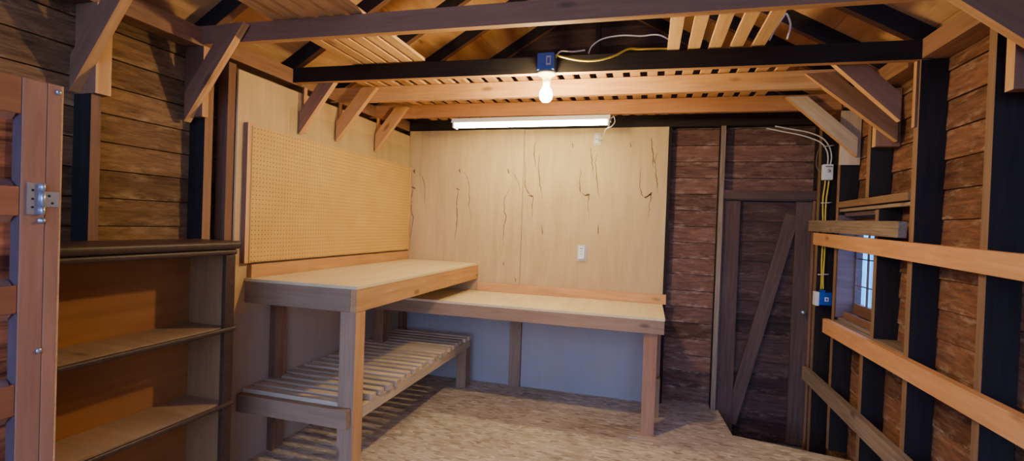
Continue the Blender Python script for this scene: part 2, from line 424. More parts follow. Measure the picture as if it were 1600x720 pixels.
# ------------------------------------------------------------------ studs
def stud(x0, x1, y0, y1, z0, z1, label, edge=EDGE, dark=('-y', '+y'), side=DARKW, group=None):
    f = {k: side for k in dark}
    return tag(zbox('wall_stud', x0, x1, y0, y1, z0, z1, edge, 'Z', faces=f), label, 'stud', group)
stud(SL, XL, -2.76, -2.72, 0, 2.30, 'dark sided stud on left wall just right of the panelled door edge', FIR)
stud(SL, XL, -2.225, -2.175, 0, 2.30, 'dark sided stud on left wall behind the right end of the bookcase', FIR)
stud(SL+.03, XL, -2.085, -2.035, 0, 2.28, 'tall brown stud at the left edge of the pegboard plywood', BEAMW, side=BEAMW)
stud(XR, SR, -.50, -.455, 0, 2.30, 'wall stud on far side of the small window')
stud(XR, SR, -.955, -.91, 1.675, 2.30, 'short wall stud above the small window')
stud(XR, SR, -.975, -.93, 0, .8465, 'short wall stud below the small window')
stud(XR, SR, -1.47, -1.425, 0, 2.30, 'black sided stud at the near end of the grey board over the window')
stud(XR, SR, -2.00, -1.955, 0, 2.30, 'black sided stud nearest the right edge of the photo')
stud(XR, SR, -.115, -.07, GZ, 2.30, 'corner stud behind the yellow cables')
def bstud(x0, x1, y0, z0, z1, label, m=BEAMW, edge=None):
    return tag(zbox('wall_stud', x0, x1, y0, SB, z0, z1, m, 'Z', faces={'-x': DARKW, '+x': DARKW}), label, 'stud')
bstud(2.375, 2.398, .0, -.0, 2.30, 'narrow stud, its black standing for shadow along right edge of the back plywood', DARKW)  # shadow beside the plywood put into this stud's colour
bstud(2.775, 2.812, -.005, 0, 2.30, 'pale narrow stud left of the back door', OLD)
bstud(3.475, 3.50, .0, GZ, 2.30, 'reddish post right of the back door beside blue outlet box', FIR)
bstud(1.735, 1.775, .05, 2.40, 3.40, 'dark stud up in the back gable', DARKW)
tag(zbox('wall_stud', 3.53, SR, 0.0, .09, GZ, 2.30, DOORW, 'Z'), 'dark post in the right back corner of the shed', 'stud')

# plates
def yplate(name, x0, x1, y0, y1, z0, z1, m, label, cat='beam', faces=None):
    return tag(zbox(name, x0, x1, y0, y1, z0, z1, m, 'Y', faces=faces), label, cat)
yplate('top_plate', SL+.001, XL, YF, -.0, 2.302, 2.395, FIR, 'long brown plate along top of the left wall')
yplate('top_plate', XR, SR-.001, YF, 0, 2.302, 2.395, FIR, 'long brown plate along top of the right wall')
tag(zbox('top_plate', XL+.001, XR-.001, 0, .095, 2.30, 2.395, DARKW, 'X'), 'dark beam over the back plywood behind the tube light', 'beam')
tag(zbox('eave_flashing', -.135, -.128, -2.70, -2.24, 2.30, 2.40, GALV, 'Y'), 'blue-grey metal strip at left eave above siding', 'flashing')

# ------------------------------------------------------------------ tie beams
def tie(pL, pR, h, w, m, under, label, faces=None):
    f = {'-z': under}; f.update(faces or {})  # lamp light on the underside put into its colour
    return tag(lumber('tie_beam', pL, pR, w, h, m, faces=f), label, 'beam')
tie((-.09, -2.235, 2.358), (3.50, -2.155, 2.345), .095, .04, BEAMW, PINE, 'nearest brown tie beam crossing the shed under the roof')
tie((-.09, -1.575, 2.355), (3.50, -1.455, 2.345), .095, .04, DARKW, PINE, 'black tie beam carrying the bulb and its blue box')
tie((-.05, -1.115, 2.347), (3.30, -1.04, 2.342), .105, .042, PINE, PINE, 'pale pine tie beam just behind the glowing bulb')
tie((-.05, -.585, 2.347), (3.45, -.49, 2.342), .105, .042, REDP, REDP, 'reddish pine tie beam holding the tube light')

# ------------------------------------------------------------------ rafters
YR = [-3.9, -3.3, -2.73, -2.19, -1.56, -1.06, -.58, 0.06]
names = {-2.73: 'third', }
rl = ['first', 'second', 'third', 'fourth', 'fifth', 'sixth', 'seventh', 'last']
where = ['overhead at the camera', 'near the camera', 'above the panelled door', 'above the bookcase end', 'meeting the black tie beam', 'meeting the pale pine tie beam', 'meeting the reddish pine tie beam', 'against the back gable']
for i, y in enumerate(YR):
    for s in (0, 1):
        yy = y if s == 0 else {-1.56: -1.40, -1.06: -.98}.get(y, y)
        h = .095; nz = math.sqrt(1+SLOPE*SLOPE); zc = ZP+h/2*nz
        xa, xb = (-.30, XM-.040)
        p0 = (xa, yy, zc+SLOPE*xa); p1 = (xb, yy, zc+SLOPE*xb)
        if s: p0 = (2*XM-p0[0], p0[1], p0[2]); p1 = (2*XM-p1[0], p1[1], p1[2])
        o = lumber('rafter', p0, p1, .045, h, BEAMW, faces={'-y': DARKW, '+y': DARKW})
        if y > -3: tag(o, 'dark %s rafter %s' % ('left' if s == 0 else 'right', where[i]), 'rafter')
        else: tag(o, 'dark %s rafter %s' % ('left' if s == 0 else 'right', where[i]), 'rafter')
b = MB(); b.box(XM-.01, XM+.01, YF, SB, 3.40, 3.50, DARKW); tag(b.build('ridge_board'), 'dark board along the ridge where the rafters meet', 'beam')

# ------------------------------------------------------------------ knee braces with their cleats
def brace(label, bottom, top, yf, m, under, cleat=None, w=.04, h=.09, cm=PINE, cut=0.05):
    """board in the plane y=yf (front face) from bottom (x,z) to top (x,z); cleat=(x0,x1,y0,y1,z0,z1)"""
    e = empty('knee_brace', (bottom[0], yf, bottom[1]), label, 'brace')
    right = bottom[0] > 1.7
    p0 = (bottom[0], yf+w/2, bottom[1]); p1 = (top[0], yf+w/2, top[1])
    dv = (Vector(p1)-Vector(p0)).normalized(); dx, dz = abs(dv.x), abs(dv.z)
    lumber('brace_board', p0, p1, w, h, m, parent=e, faces={'-z': under}, c0=h/2*dz/dx, c1=-h/2*dx/dz)  # lit lower edge put into the colour as another wood
    if cleat:
        x0, x1, y0, y1, z0, z1 = cleat
        zbox('cleat', x0, x1, y0, y1, z0, z1, m, 'Z', parent=e, faces={('-x' if right else '+x'): cm})
    return e
brace('near left knee brace above the panelled door', (-.065, 2.00), (.27, 2.43), -2.80, BEAMW, PINE_O, (SL+.002, .025, -2.762, -2.70, 1.925, 2.30), cm=PINE)
brace('left knee brace nailed to the nearest tie beam above the bookcase', (-.055, 1.985), (.245, 2.385), -2.297, BEAMW, PINE, (SL+.002, .022, -2.262, -2.226, 1.94, 2.30), cm=PINE)
brace('left knee brace under the black tie beam above the pegboard', (.028, 2.06), (.27, 2.37), -1.555, FIR, PINE, (.013, .024, -1.514, -1.48, 2.0, 2.2995), cut=.04)
brace('left knee brace meeting the pale pine tie beam', (.028, 2.075), (.29, 2.385), -1.172, PINE_O, PINE, (.013, .024, -1.131, -1.10, 2.06, 2.2995), cut=.04)
brace('shortest left knee brace by the reddish pine tie beam', (.028, 2.085), (.26, 2.37), -.647, PINE_O, PINE, (.013, .024, -.606, -.57, 2.08, 2.2995), cut=.04)
brace('big near right knee brace dropping from the nearest tie beam', (3.54, 2.075), (3.17, 2.375), -2.215, BEAMW, PINE, (XR-.022, SR-.002, -2.135, -2.09, 1.975, 2.30), cm=PINE, cut=.04)
brace('right knee brace under the black tie beam', (3.405, 2.085), (3.16, 2.33), -1.425, BEAMW, PINE, (XR-.012, XR-.001, -1.458, -1.43, 1.98, 2.30), cm=PINE, h=.095)
brace('right knee brace nailed to the pale pine tie beam', (3.535, 2.035), (3.14, 2.37), -1.09, FIR, PINE, (XR-.012, SR-.002, -1.045, -1.00, 1.955, 2.28), cm=PINE, cut=.04)
brace('pale far right knee brace beside the switch cables', (3.535, 2.03), (3.165, 2.375), -.56, SLAT, PINE, (XR-.012, SR-.002, -.515, -.505, 1.92, 2.28), cm=PINE, cut=.04)

# ------------------------------------------------------------------ loft slats
def slat(x, y0, y1, z, w, label, group, m=LATH, t=.018, rot=0):
    o = lumber('loft_slat', (x, y0, z+t/2), (x+rot, y1, z+t/2), w, t, m, bevel=.001)
    tag(o, label, 'slat', group)
for k in range(6):
    slat(.455+.0845*k, -3.15-.03*(k % 2), -1.545+random.uniform(-.006, .006), 2.407, .062, 'pale pine loft board in the left row over the nearest tie beam', 'left loft boards')
for k in range(27):
    x = .26+.1035*k
    if k >= 20 and k <= 24:
        slat(x, -2.26+random.uniform(-.02, .02), .0, 2.402, .060, 'pale loft slat on the right reaching forward to the nearest tie beam', 'long right loft slats')
    else:
        slat(x, -1.26+random.uniform(-.02, .01), .0, 2.402, .060, 'short loft slat lying over the rear tie beams', 'rear loft slats')

# ------------------------------------------------------------------ plywood panels
b = MB(); b.box(.0, .012, -2.03, -.012, 0.0, 2.255, PLY_L)
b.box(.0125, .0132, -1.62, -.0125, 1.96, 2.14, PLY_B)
tag(b.build('plywood_sheet'), 'tall plywood sheet lining left wall behind the pegboard', 'plywood')
def ribbons(b, x0):
    R = [([(0.088,1.937),(0.157,1.869),(0.187,1.784),(0.186,1.614)],.005,0),([(0.068,1.782),(0.044,1.648),(0.055,1.538),(0.078,1.477),(0.051,1.281)],.007,0),
     ([(0.545,1.939),(0.61,1.878),(0.638,1.79),(0.639,1.612),(0.669,1.483)],.005,0),([(0.526,1.771),(0.511,1.639),(0.529,1.503),(0.518,1.431),(0.511,1.276)],.007,0),
     ([(1.015,1.941),(1.07,1.881),(1.102,1.824),(1.117,1.738)],.005,0),([(1.029,1.767),(0.975,1.678),(0.98,1.562),(0.999,1.517),(0.979,1.418),(0.979,1.238)],.007,0),
     ([(1.241,2.184),(1.239,2.081),(1.25,1.956)],.008,1),([(1.292,2.084),(1.279,1.956),(1.302,1.798),(1.33,1.685)],.006,1),
     ([(1.154,2.025),(1.164,1.91),(1.162,1.796),(1.206,1.723),(1.242,1.706),(1.239,1.626),(1.238,1.484)],.007,1),
     ([(1.735,2.134),(1.75,2.024),(1.767,1.87)],.007,1),([(1.792,2.082),(1.778,1.996),(1.802,1.804),(1.828,1.695)],.006,1),
     ([(1.659,1.969),(1.652,1.858),(1.661,1.747),(1.707,1.715),(1.733,1.737),(1.731,1.638),(1.742,1.5)],.007,1),
     ([(2.236,2.209),(2.251,2.076),(2.26,1.959)],.008,1),([(2.286,2.087),(2.269,2.012),(2.29,1.863),(2.304,1.747)],.006,1),
     ([(2.157,1.959),(2.158,1.809),(2.176,1.728),(2.214,1.702),(2.253,1.756),(2.241,1.65),(2.235,1.543)],.007,1),
     ([(1.333,1.447),(1.335,1.368)],.008,1),([(1.825,1.464),(1.823,1.387)],.008,1),([(1.103,0.979),(1.111,0.922)],.008,0),
     ([(1.579,2.174),(1.58,2.13)],.007,1),([(2.066,2.174),(2.067,2.131)],.007,1),([(0.99,1.111),(0.992,1.065)],.006,0),
     ([(.068,1.94),(.075,1.90)],.013,0),([(.53,1.945),(.537,1.905)],.013,0),([(1.0,1.945),(1.01,1.905)],.013,0),
     ([(.05,1.77),(.09,1.755)],.01,0),([(.50,1.765),(.54,1.75)],.01,0),([(1.70,1.72),(1.745,1.725)],.012,1),([(1.20,1.71),(1.245,1.70)],.012,1),([(2.2,1.71),(2.255,1.74)],.012,1)]
    for pts, w, sh in R:
        if sh != x0: continue
        # resample with a little wobble
        Q = []
        for i in range(len(pts)-1):
            for s in range(6):
                t = s/6; x = pts[i][0]*(1-t)+pts[i+1][0]*t; z = pts[i][1]*(1-t)+pts[i+1][1]*t
                Q.append((x+random.uniform(-.0045, .0045), z))
        Q.append(pts[-1]); n = len(Q); o = len(b.v); 
        vert = abs(pts[0][1]-pts[-1][1]) > abs(pts[0][0]-pts[-1][0])
        for i, (x, z) in enumerate(Q):
            ww = w*(.25+.75*math.sin(math.pi*(i+.6)/(n+.2)))*random.uniform(.5, 1.1)*.8
            dx, dz = (ww, 0) if vert else (0, ww)
            b.v += [(x-dx, -.0127, z-dz), (x+dx, -.0127, z+dz)]
        for i in range(n-1): b.face((o+2*i, o+2*i+1, o+2*i+3, o+2*i+2), STREAK if w < .009 else STREAKD)
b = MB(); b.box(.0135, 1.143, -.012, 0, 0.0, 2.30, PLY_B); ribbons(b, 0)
tag(b.build('plywood_sheet'), 'left half of the back plywood with brown veneer streaks', 'plywood')
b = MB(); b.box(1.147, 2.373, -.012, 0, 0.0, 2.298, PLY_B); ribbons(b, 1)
tag(b.build('plywood_sheet'), 'right half of the back plywood with the wall outlet', 'plywood')

# pegboard on furring strips
e = empty('pegboard', (.03, -1.0, 1.18), 'brown pegboard mounted over left workbench', 'pegboard')
b = MB(); b.box(.042, .048, -1.955, -.06, 1.175, 1.955, PEG); b.build('panel', e)
zbox('furring_strip', .013, .042, -1.985, -1.93, 1.17, 1.97, PINE, 'Z', e, faces={'-y': BEAMW})
zbox('furring_strip', .013, .055, -.06, -.03, 1.17, 1.95, PINE, 'Z', e)
zbox('furring_strip', .013, .042, -1.92, -.07, 1.90, 1.94, PINE, 'Y', e)
zbox('furring_strip', .013, .042, -1.92, -.07, 1.19, 1.23, PINE, 'Y', e)

# ------------------------------------------------------------------ workbenches
e = empty('workbench', (.374, -1.0, 0), 'tall left workbench with plywood top and slatted shelf below', 'workbench')
b = MB(); b.box(.014, .752, -1.95, -.014, 1.066, 1.082, PLYTOP); b.build('bench_top', e)
zbox('side_apron', .712, .750, -1.948, -.016, .942, 1.0655, PINE, 'Y', e)
zbox('end_apron', .014, .711, -1.948, -1.910, .942, 1.0655, BENCHL, 'X', e, faces={'+z': PLYTOP})
zbox('backsplash', .0135, .0415, -1.93, -.016, 1.0825, 1.160, PINE_O, 'Y', e)
zbox('leg', .652, .748, -1.946, -1.855, 0, .9415, BENCHL, 'Z', e, faces={'+x': PINE})
zbox('leg', .014, .06, -1.745, -1.655, 0, .9415, FIR, 'Z', e, faces={'-y': BEAMW})
zbox('leg', .0135, .055, -.12, -.03, 0, .9415, FIR, 'Z', e)
zbox('leg', .66, .748, -.245, -.155, 0, .344, BENCHL, 'Z', e)
sh = zbox('shelf_rail', .712, .7475, -1.85, -.155, .345, .412, SLAT, 'Y', e)
zbox('shelf_rail', .014, .05, -1.85, -.155, .345, .412, SLAT, 'Y', e)
zbox('shelf_end_board', .014, .735, -1.987, -1.948, .325, .425, BENCHL, 'X', e)
y = -1.945; k = 0
while y < -.19:
    w = .050
    x1 = .650 if y < -1.80 else .756+random.uniform(-.01, .008)
    zbox('shelf_slat', .015, x1, y, y+w, .413, .447, SLAT, 'X', e, bevel=.002); y += .0865; k += 1

e = empty('workbench', (1.2, -.36, 0), 'lower workbench along the back wall with plywood top', 'workbench')
b = MB(); b.box(.057, 2.373, -.717, -.014, .814, .831, PLYTOP); b.build('bench_top', e)
zbox('front_apron', .06, 2.370, -.7165, -.678, .720, .8135, BENCHL, 'X', e)
zbox('end_apron', 2.332, 2.369, -.677, -.016, .720, .8135, FIR, 'Y', e)
zbox('backsplash', .753, 2.40, -.040, -.0135, .8315, .911, PINE_O, 'X', e)
zbox('leg', 2.236, 2.328, -.70, -.612, 0, .7195, FIRL, 'Z', e)
zbox('leg', 1.085, 1.185, -.055, -.0135, 0, .7195, BENCHL, 'Z', e)
zbox('leg', 2.29, 2.369, -.08, -.014, 0.0, .7195, FIR, 'Z', e)
zbox('leg_block', 2.333, 2.368, -.34, -.25, 0.0, .30, BENCHL, 'Z', e)
zbox('leg', .10, .19, -.70, -.61, .4455, .7195, FIR, 'Z', e)

for (px, py, l, a, lab) in ((1.19, -.42, .05, .4, 'pale wood chip on the floor under the lower workbench'), (2.19, -.76, .07, .1, 'pale wood sliver on the floor by the front leg of the lower workbench')):
    b = MB(); b.prism([(-l/2, -.008), (l*.1, -.013), (l/2, .002), (l*.15, .012), (-l*.4, .009)], 'z', 0, .004, GREYP)
    tag(b.build('wood_chip', M=Matrix.Translation((px, py, .0002)) @ Matrix.Rotation(a, 4, 'Z')), lab, 'scrap')
# ------------------------------------------------------------------ bookcase
BX, BY0, BY1, BT = .272, -3.75, -2.275, 1.315
e = empty('bookcase', (.13, -3.0, 0), 'dark framed wooden bookcase against left wall beside the panelled door', 'bookcase')
b = MB(); b.box(.006, .012, BY0, BY1-.012, .06, BT-.05, CASEBK); b.build('back_panel', e)
b = MB(); b.box(.006, BX-.022, BY1-.020, BY1, 0, BT-.052, CASEIN, {'+y': CASEW}); b.build('side_panel', e)
b = MB(); b.box(.006, BX-.022, BY0, BY0+.02, 0, BT-.052, CASEIN); b.build('side_panel', e)
def rounded_y(x0, x1, z0, z1, y0, y1, m, name, r=.012, par=None):
    """board along y with a rounded front (+x) nosing"""
    P = [(x0, z0)]
    r = min(r, (z1-z0)/2)
    for k in range(7):
        a = -math.pi/2+math.pi/2*k/6; P.append((x1-r+r*math.cos(a), z0+r+r*math.sin(a)))
    for k in range(7):
        a = math.pi/2*k/6; P.append((x1-r+r*math.cos(a), z1-r+r*math.sin(a)))
    P.append((x0, z1)); bb = MB(); bb.prism(P, 'y', y0, y1, m); return bb.build(name, par)
rounded_y(.006, BX+.018, BT-.040, BT, BY0-.01, BY1+.012, CASEW, 'top_board', .018, e)
rounded_y(BX-.03, BX+.006, BT-.068, BT-.041, BY0, BY1+.004, CASEW, 'top_moulding', .012, e)
rounded_y(BX-.021, BX, 0, BT-.069, BY1-.055, BY1, CASEW, 'face_stile', .006, e)
rounded_y(BX-.021, BX, 0, BT-.069, BY0, BY0+.05, CASEW, 'face_stile', .006, e)
for z in (.893, .522, .12):
    shelf_o = rounded_y(.0125, BX-.0215, z-.018, z, BY0+.0205, BY1-.0205, SHELFW, 'shelf', .001, e)
    rounded_y(BX-.0005, BX+.010, z-.024, z-.001, BY0, BY1+.004, CASEW, 'shelf_nosing', .010, shelf_o)

# ------------------------------------------------------------------ panelled door standing open at the left (structure)
DX, DY0, DY1, DZ1 = .60, -4.05, -3.225, 1.795
e = empty('door_1', (DX, DY1, .02), 'reddish panelled door leaf standing open at left with steel hinge', 'door'); e['kind'] = 'structure'
b = MB(); b.box(DX-.035, DX, DY1-.038, DY1-.006, .02, DZ1, PEDGE); b.build('edge_strip', e, bevel=.001)
b = MB(); b.box(DX-.035, DX-.0005, DY1-.0058, DY1, .02, DZ1, PINE); b.build('lit_edge', e, bevel=.001)  # pale strip: light on the door's edge put into the colour
b = MB(); b.box(DX-.035, DX-.001, DY1-.095, DY1-.0385, .02, DZ1, PDOOR); b.build('stile', e, bevel=.003)
b = MB(); b.box(DX-.035, DX-.001, DY0, DY0+.10, .02, DZ1, PDOOR); b.build('stile', e, bevel=.003)
rails = [(1.695, DZ1), (1.42, 1.50), (1.155, 1.232), (.875, .962), (.60, .685), (.32, .40), (.02, .14)]
for z0, z1 in rails:
    b = MB(); b.box(DX-.034, DX-.003, DY0+.1005, DY1-.0955, z0, z1, PDOORH); b.build('rail', e, bevel=.003)
for i in range(len(rails)-1):
    b = MB(); b.box(DX-.026, DX-.018, DY0+.10, DY1-.0956, rails[i+1][1], rails[i][0], PPANEL)
    b.prism([(DX-.018, DY1-.0956), (DX-.003, DY1-.0956), (DX-.018, DY1-.106)], 'z', rails[i+1][1], rails[i][0], DBEVEL)
    b.prism([(DX-.018, rails[i][0]), (DX-.003, rails[i][0]), (DX-.018, rails[i][0]-.018)], 'y', DY0+.1005, DY1-.108, PDOOR)
    b.prism([(DX-.018, rails[i+1][1]), (DX-.003, rails[i+1][1]), (DX-.018, rails[i+1][1]+.018)], 'y', DY0+.1005, DY1-.108, DBEVEL)
    b.build('panel', e)
# steel hinge on the door: two leaves, knuckle with loose pin
h = MB()
hy = DY1-.052
h.box(DX-.0005, DX+.0025, hy-.030, hy, 1.425, 1.512, STEEL)
h.box(DX+.0005, DX+.0030, hy+.006, hy+.045, 1.447, 1.490, STEEL)
for z0, z1 in ((1.425, 1.447), (1.4475, 1.4895), (1.490, 1.512)):
    h.tube([(DX+.006, hy+.003, z0), (DX+.006, hy+.003, z1)], .006, STEEL, 12)
for zz in (1.445, 1.468, 1.492): h.lathe([(.0035, 0), (.0035, .0006), (.001, .001)], SLOT, (DX+.0026, hy-.018, zz), 10, 'x')
for yy, zz in ((.020, 1.478), (.028, 1.458)): h.lathe([(.0035, 0), (.0035, .0006), (.001, .001)], SLOT, (DX+.0031, hy+yy, zz), 10, 'x')
h.build('hinge', e)
h = MB(); h.lathe([(.009, 0), (.009, .003), (.005, .005), (.005, .010), (.001, .011)], STEEL, (DX+.0001, hy+.004, 1.408), 16, 'x'); h.build('bolt_head', e)
h = MB(); h.lathe([(.008, 0), (.007, .004), (.001, .006)], STEEL, (DX+.0001, DY1-.047, 1.043), 16, 'x'); h.build('bolt_head', e)
h = MB(); h.lathe([(.008, 0), (.007, .004), (.001, .006)], STEEL, (DX+.0001, DY1-.014, 1.775), 16, 'x'); h.build('bolt_head', e)

# ------------------------------------------------------------------ braced board door in the back wall (structure)
e = empty('door_2', (3.14, .05, GZ), 'dark braced board door at back right', 'door'); e['kind'] = 'structure'
b = MB(); z = GZ
while z < 1.70:
    zt = min(z+.157, 1.71); b.prism([(.062, z), (.070, zt), (.09, zt), (.09, z)], 'x', 2.83, 3.455, SID_D); z += .16
b.build('board_panel', e)
zbox('stile', 2.83, 2.945, .030, .061, GZ+.02, 1.70, DOORW, 'Z', e)
zbox('stile', 3.345, 3.455, .030, .061, GZ+.02, 1.70, DOORW, 'Z', e)
lumber('diagonal_brace', (2.93, .0475, -.10), (3.325, .0475, 1.60), .026, .098, DOORW, up=(1, 0, 0), parent=e)
h = MB(); h.lathe([(.006, .031), (.006, .012), (.016, .006), (.018, -.004), (.010, -.014), (.001, -.016)], STEEL, (3.415, 0, .845), 18, 'y'); h.build('door_knob', e)
tag(zbox('trim_3', 2.813, 3.474, .0, .07, 1.715, 1.785, OLD, 'X', faces={'-y': DOORW})); bpy.data.objects['trim_3']['kind'] = 'structure'
o = zbox('trim_4', 2.813, 2.829, .02, .09, GZ, 1.71, DOORW, 'Z'); struct(o)
o = zbox('trim_5', 3.457, 3.474, .01, .09, GZ, 1.71, FIR, 'Z'); struct(o)
o = zbox('trim_6', 2.83, 3.456, .055, .08, 1.7085, 1.7145, OLD, 'X'); struct(o)

# ------------------------------------------------------------------ window in the right wall
e = empty('window_1', (SR, -.66, .93), 'small divided window low on the right wall', 'window'); e['kind'] = 'structure'
zbox('window_jamb', XR+.002, SR+.03, -.522, -.502, .905, 1.585, JAMB, 'Z', e)
zbox('window_jamb', XR, SR+.03, -1.095, -1.052, .8845, 1.60, EDGE, 'Z', e, faces={'-y': DARKW, '+y': JAMB})
zbox('window_sill', XR+.02, SR+.03, -1.051, -.503, .8845, .904, OLD, 'Y', e)
zbox('window_head', XR+.03, SR+.03, -1.051, -.523, 1.575, 1.60, JAMB, 'Y', e)
fx0, fx1 = SR-.008, SR+.010
zbox('window_frame', fx0, fx1, -1.05, -.524, .935, 1.005, BEAMW, 'Y', e)
zbox('window_frame', fx0, fx1, -1.05, -.524, 1.50, 1.57, BEAMW, 'Y', e)
zbox('window_frame', fx0, fx1, -.534, -.524, 1.0055, 1.4995, JAMB, 'Z', e)
zbox('window_frame', fx0, fx1, -1.05, -1.02, 1.0055, 1.4995, JAMB, 'Z', e)
for yy in (-.70,): zbox('muntin', fx0+.004, fx1-.004, yy-.008, yy+.008, 1.0055, 1.4995, JAMB, 'Z', e)
for zz in (1.30, 1.125): zbox('muntin', fx0+.007, fx1-.008, -1.0195, -.5405, zz-.004, zz+.004, JAMB, 'Y', e)
b = MB(); b.face((0, 1, 2, 3), GLASS); b.v = [(SR+.001, -1.03, .995), (SR+.001, -.53, .995), (SR+.001, -.53, 1.505), (SR+.001, -1.03, 1.505)]; b.build('pane', e)
zbox('window_stop', XR+.045, XR+.058, -1.05, -.524, .9045, .945, BEAMW, 'Y', e)
# neighbour's painted wall seen through the panes
b = MB(); b.box(7.4, 7.5, -3.0, 16.0, GZ, 2.6, NEIGH)
for k in range(9): b.box(7.36, 7.40, 1.1+k*1.35, 1.35+k*1.35, GZ, 2.6, NEIGHT)
tag(b.build('neighbour_wall'), 'pale blue painted wall outside the small window', 'wall')

# ------------------------------------------------------------------ boards on the right wall
tag(lumber('wall_rail', (XR-.0205, -.14, 1.421), (XR-.0205, -3.2, 1.335), .038, .088, RAILW), 'upper orange pine rail running past the window top', 'rail')
tag(lumber('wall_rail', (XR-.0205, -.415, .826), (XR-.0205, -3.2, .832), .038, .095, RAILW), 'lower orange pine rail below the small window', 'rail')
tag(lumber('wall_rail', (XR-.0205, -.01, .386), (XR-.0205, -3.0, .352), .038, .100, OLD), 'weathered grey rail lowest on the right wall', 'rail')
tag(lumber('header_board', (XR-.0205, -.02, 1.517), (XR-.0205, -1.412, 1.487), .038, .082, OLD), 'grey weathered board spanning studs above the window', 'board', )
tag(zbox('blocking', XR-.012, XR+.075, -1.423, -.502, 1.628, 1.668, OLD, 'Y') if False else zbox('blocking', XR-.010, XR+.075, -1.424, -.502, 1.632, 1.672, EDGE, 'Y'), 'upper short horizontal blocking board above the window', 'blocking')
tag(zbox('blocking', XR+.006, XR+.045, -1.424, -.502, 1.606, 1.625, OLD, 'Y'), 'thin blocking strip under the upper blocking board', 'blocking')
tag(zbox('blocking', XR-.0, SR-.002, -.9545, -.50, .84, .884, OLD, 'Y') if False else zbox('blocking', XR+.001, SR-.002, -1.424, -.502, .847, .884, OLD, 'Y'), 'flat grey sill piece under the small window between two studs', 'blocking')

# ------------------------------------------------------------------ electrical things
def spline(pts, n=8):
    P = [Vector(p) for p in pts]; Q = []
    for i in range(len(P)-1):
        p0 = P[max(i-1, 0)]; p1 = P[i]; p2 = P[i+1]; p3 = P[min(i+2, len(P)-1)]
        for k in range(n):
            t = k/n
            Q.append(.5*((2*p1)+(p2-p0)*t+(2*p0-5*p1+4*p2-p3)*t*t+(3*p1-p0-3*p2+p3)*t**3))
    Q.append(P[-1]); return Q
def cable(name, pts, r, m, label):
    b = MB(); b.tube(spline(pts), r, m, 8); return tag(b.build(name), label, 'cable')

# bulb with holder on a blue box
bx, by = 1.66, -1.558
e = empty('bulb_fixture', (bx, by, 2.30), 'glowing bulb in a white holder under blue junction box', 'light')
b = MB(); b.box(bx-.048, bx+.048, by-.05, by+.028, 2.300, 2.395, DBLUEP); jb = b.build('junction_box', e, bevel=.006)
b = MB(); b.box(bx+.004, bx+.030, by-.052, by-.0505, 2.325, 2.375, GREYP); b.box(bx+.010, bx+.024, by-.0525, by-.0518, 2.335, 2.365, DBLUEP); b.build('box_sticker', jb)
b = MB(); b.lathe([(.054, 2.2995), (.054, 2.290), (.048, 2.283), (.027, 2.272), (.021, 2.250), (.018, 2.220), (.001, 2.2195)], HOLDER, (bx, by-.005, 0), 28); lh = b.build('lamp_holder', e)
b = MB(); b.lathe([(.014, 2.219), (.022, 2.210), (.032, 2.194), (.036, 2.172), (.032, 2.150), (.020, 2.137), (.001, 2.132)], BULBE, (bx, by-.005, 0), 24); b.build('bulb', lh)

# tube light
tx0, tx1, ty = .672, 1.935, -.515
e = empty('tube_light', ((tx0+tx1)/2, ty, 2.22), 'long white tube light hung below the reddish pine tie beam', 'light')
b = MB()
P = [(ty-.060, 2.236), (ty-.035, 2.286), (ty+.035, 2.286), (ty+.060, 2.236), (ty+.055, 2.236), (ty+.032, 2.276), (ty-.032, 2.276), (ty-.055, 2.236)]
P = [(y_, z_) for y_, z_ in P]
o_ = len(b.v); n = len(P)
b.prism([(ty-.060, 2.250), (ty-.040, 2.287), (ty+.040, 2.287), (ty+.060, 2.250), (ty+.03, 2.262), (ty-.03, 2.262)], 'x', tx0, tx1, WENAM)
b.build('housing', e)
for x0, x1 in ((tx0+.006, tx0+.020), (tx1-.020, tx1-.006)):
    b = MB(); b.box(x0, x1, ty-.045, ty+.045, 2.212, 2.2615, WHITEP); b.build('lamp_socket', e, bevel=.003)
for yy in (ty-.024, ty+.024):
    b = MB(); b.tube([(tx0+.021, yy, 2.236), (tx1-.021, yy, 2.236)], .0135, TUBEE, 14); b.build('tube', e)
cable('light_cord', [(1.935, ty, 2.262), (1.958, ty-.02, 2.275), (1.968, ty-.02, 2.235), (1.945, ty-.03, 2.20), (1.90, ty+.02, 2.185), (1.86, ty+.3, 2.175), (1.79, -.03, 2.20)], .0035, WCABLE, 'white cord looping from the right end of the tube light')

def outlet(name, x, z, w, h, label, style):
    e = empty(name, (x, -.013, z), label, 'outlet')
    b = MB(); b.box(x-w/2, x+w/2, -.018, -.0125, z-h/2, z+h/2, GREYP); b.build('cover_plate', e, bevel=.0015)
    if style == 0:
        b = MB(); b.box(x-w*.34, x+w*.30, -.034, -.0185, z-h*.36, z+h*.42, WHITEP); db = b.build('device_body', e, bevel=.002)
        b = MB()
        for k, zz in enumerate((z+.038, z+.012, z-.012)):
            b.box(x-.014, x+.010, -.0348, -.0342, zz-.003, zz+.003, SLOT if k == 0 else GREYP)
        b.build('button_row', db)
    else:
        for zz in (z+.022, z-.022):
            b = MB(); b.lathe([(.016, -.0185), (.016, -.022), (.001, -.0222)], WHITEP, (x, 0, zz), 20, 'y')
            b.box(x-.007, x-.005, -.0226, -.0221, zz-.005, zz+.005, SLOT); b.box(x+.005, x+.007, -.0226, -.0221, zz-.005, zz+.005, SLOT)
            b.build('receptacle', e)
outlet('wall_outlet', 1.692, 1.222, .085, .142, 'white outlet device mid height on the back plywood', 0)
outlet('wall_outlet', 1.790, 2.205, .062, .110, 'pale outlet plate high on the back plywood under the tube light', 1)

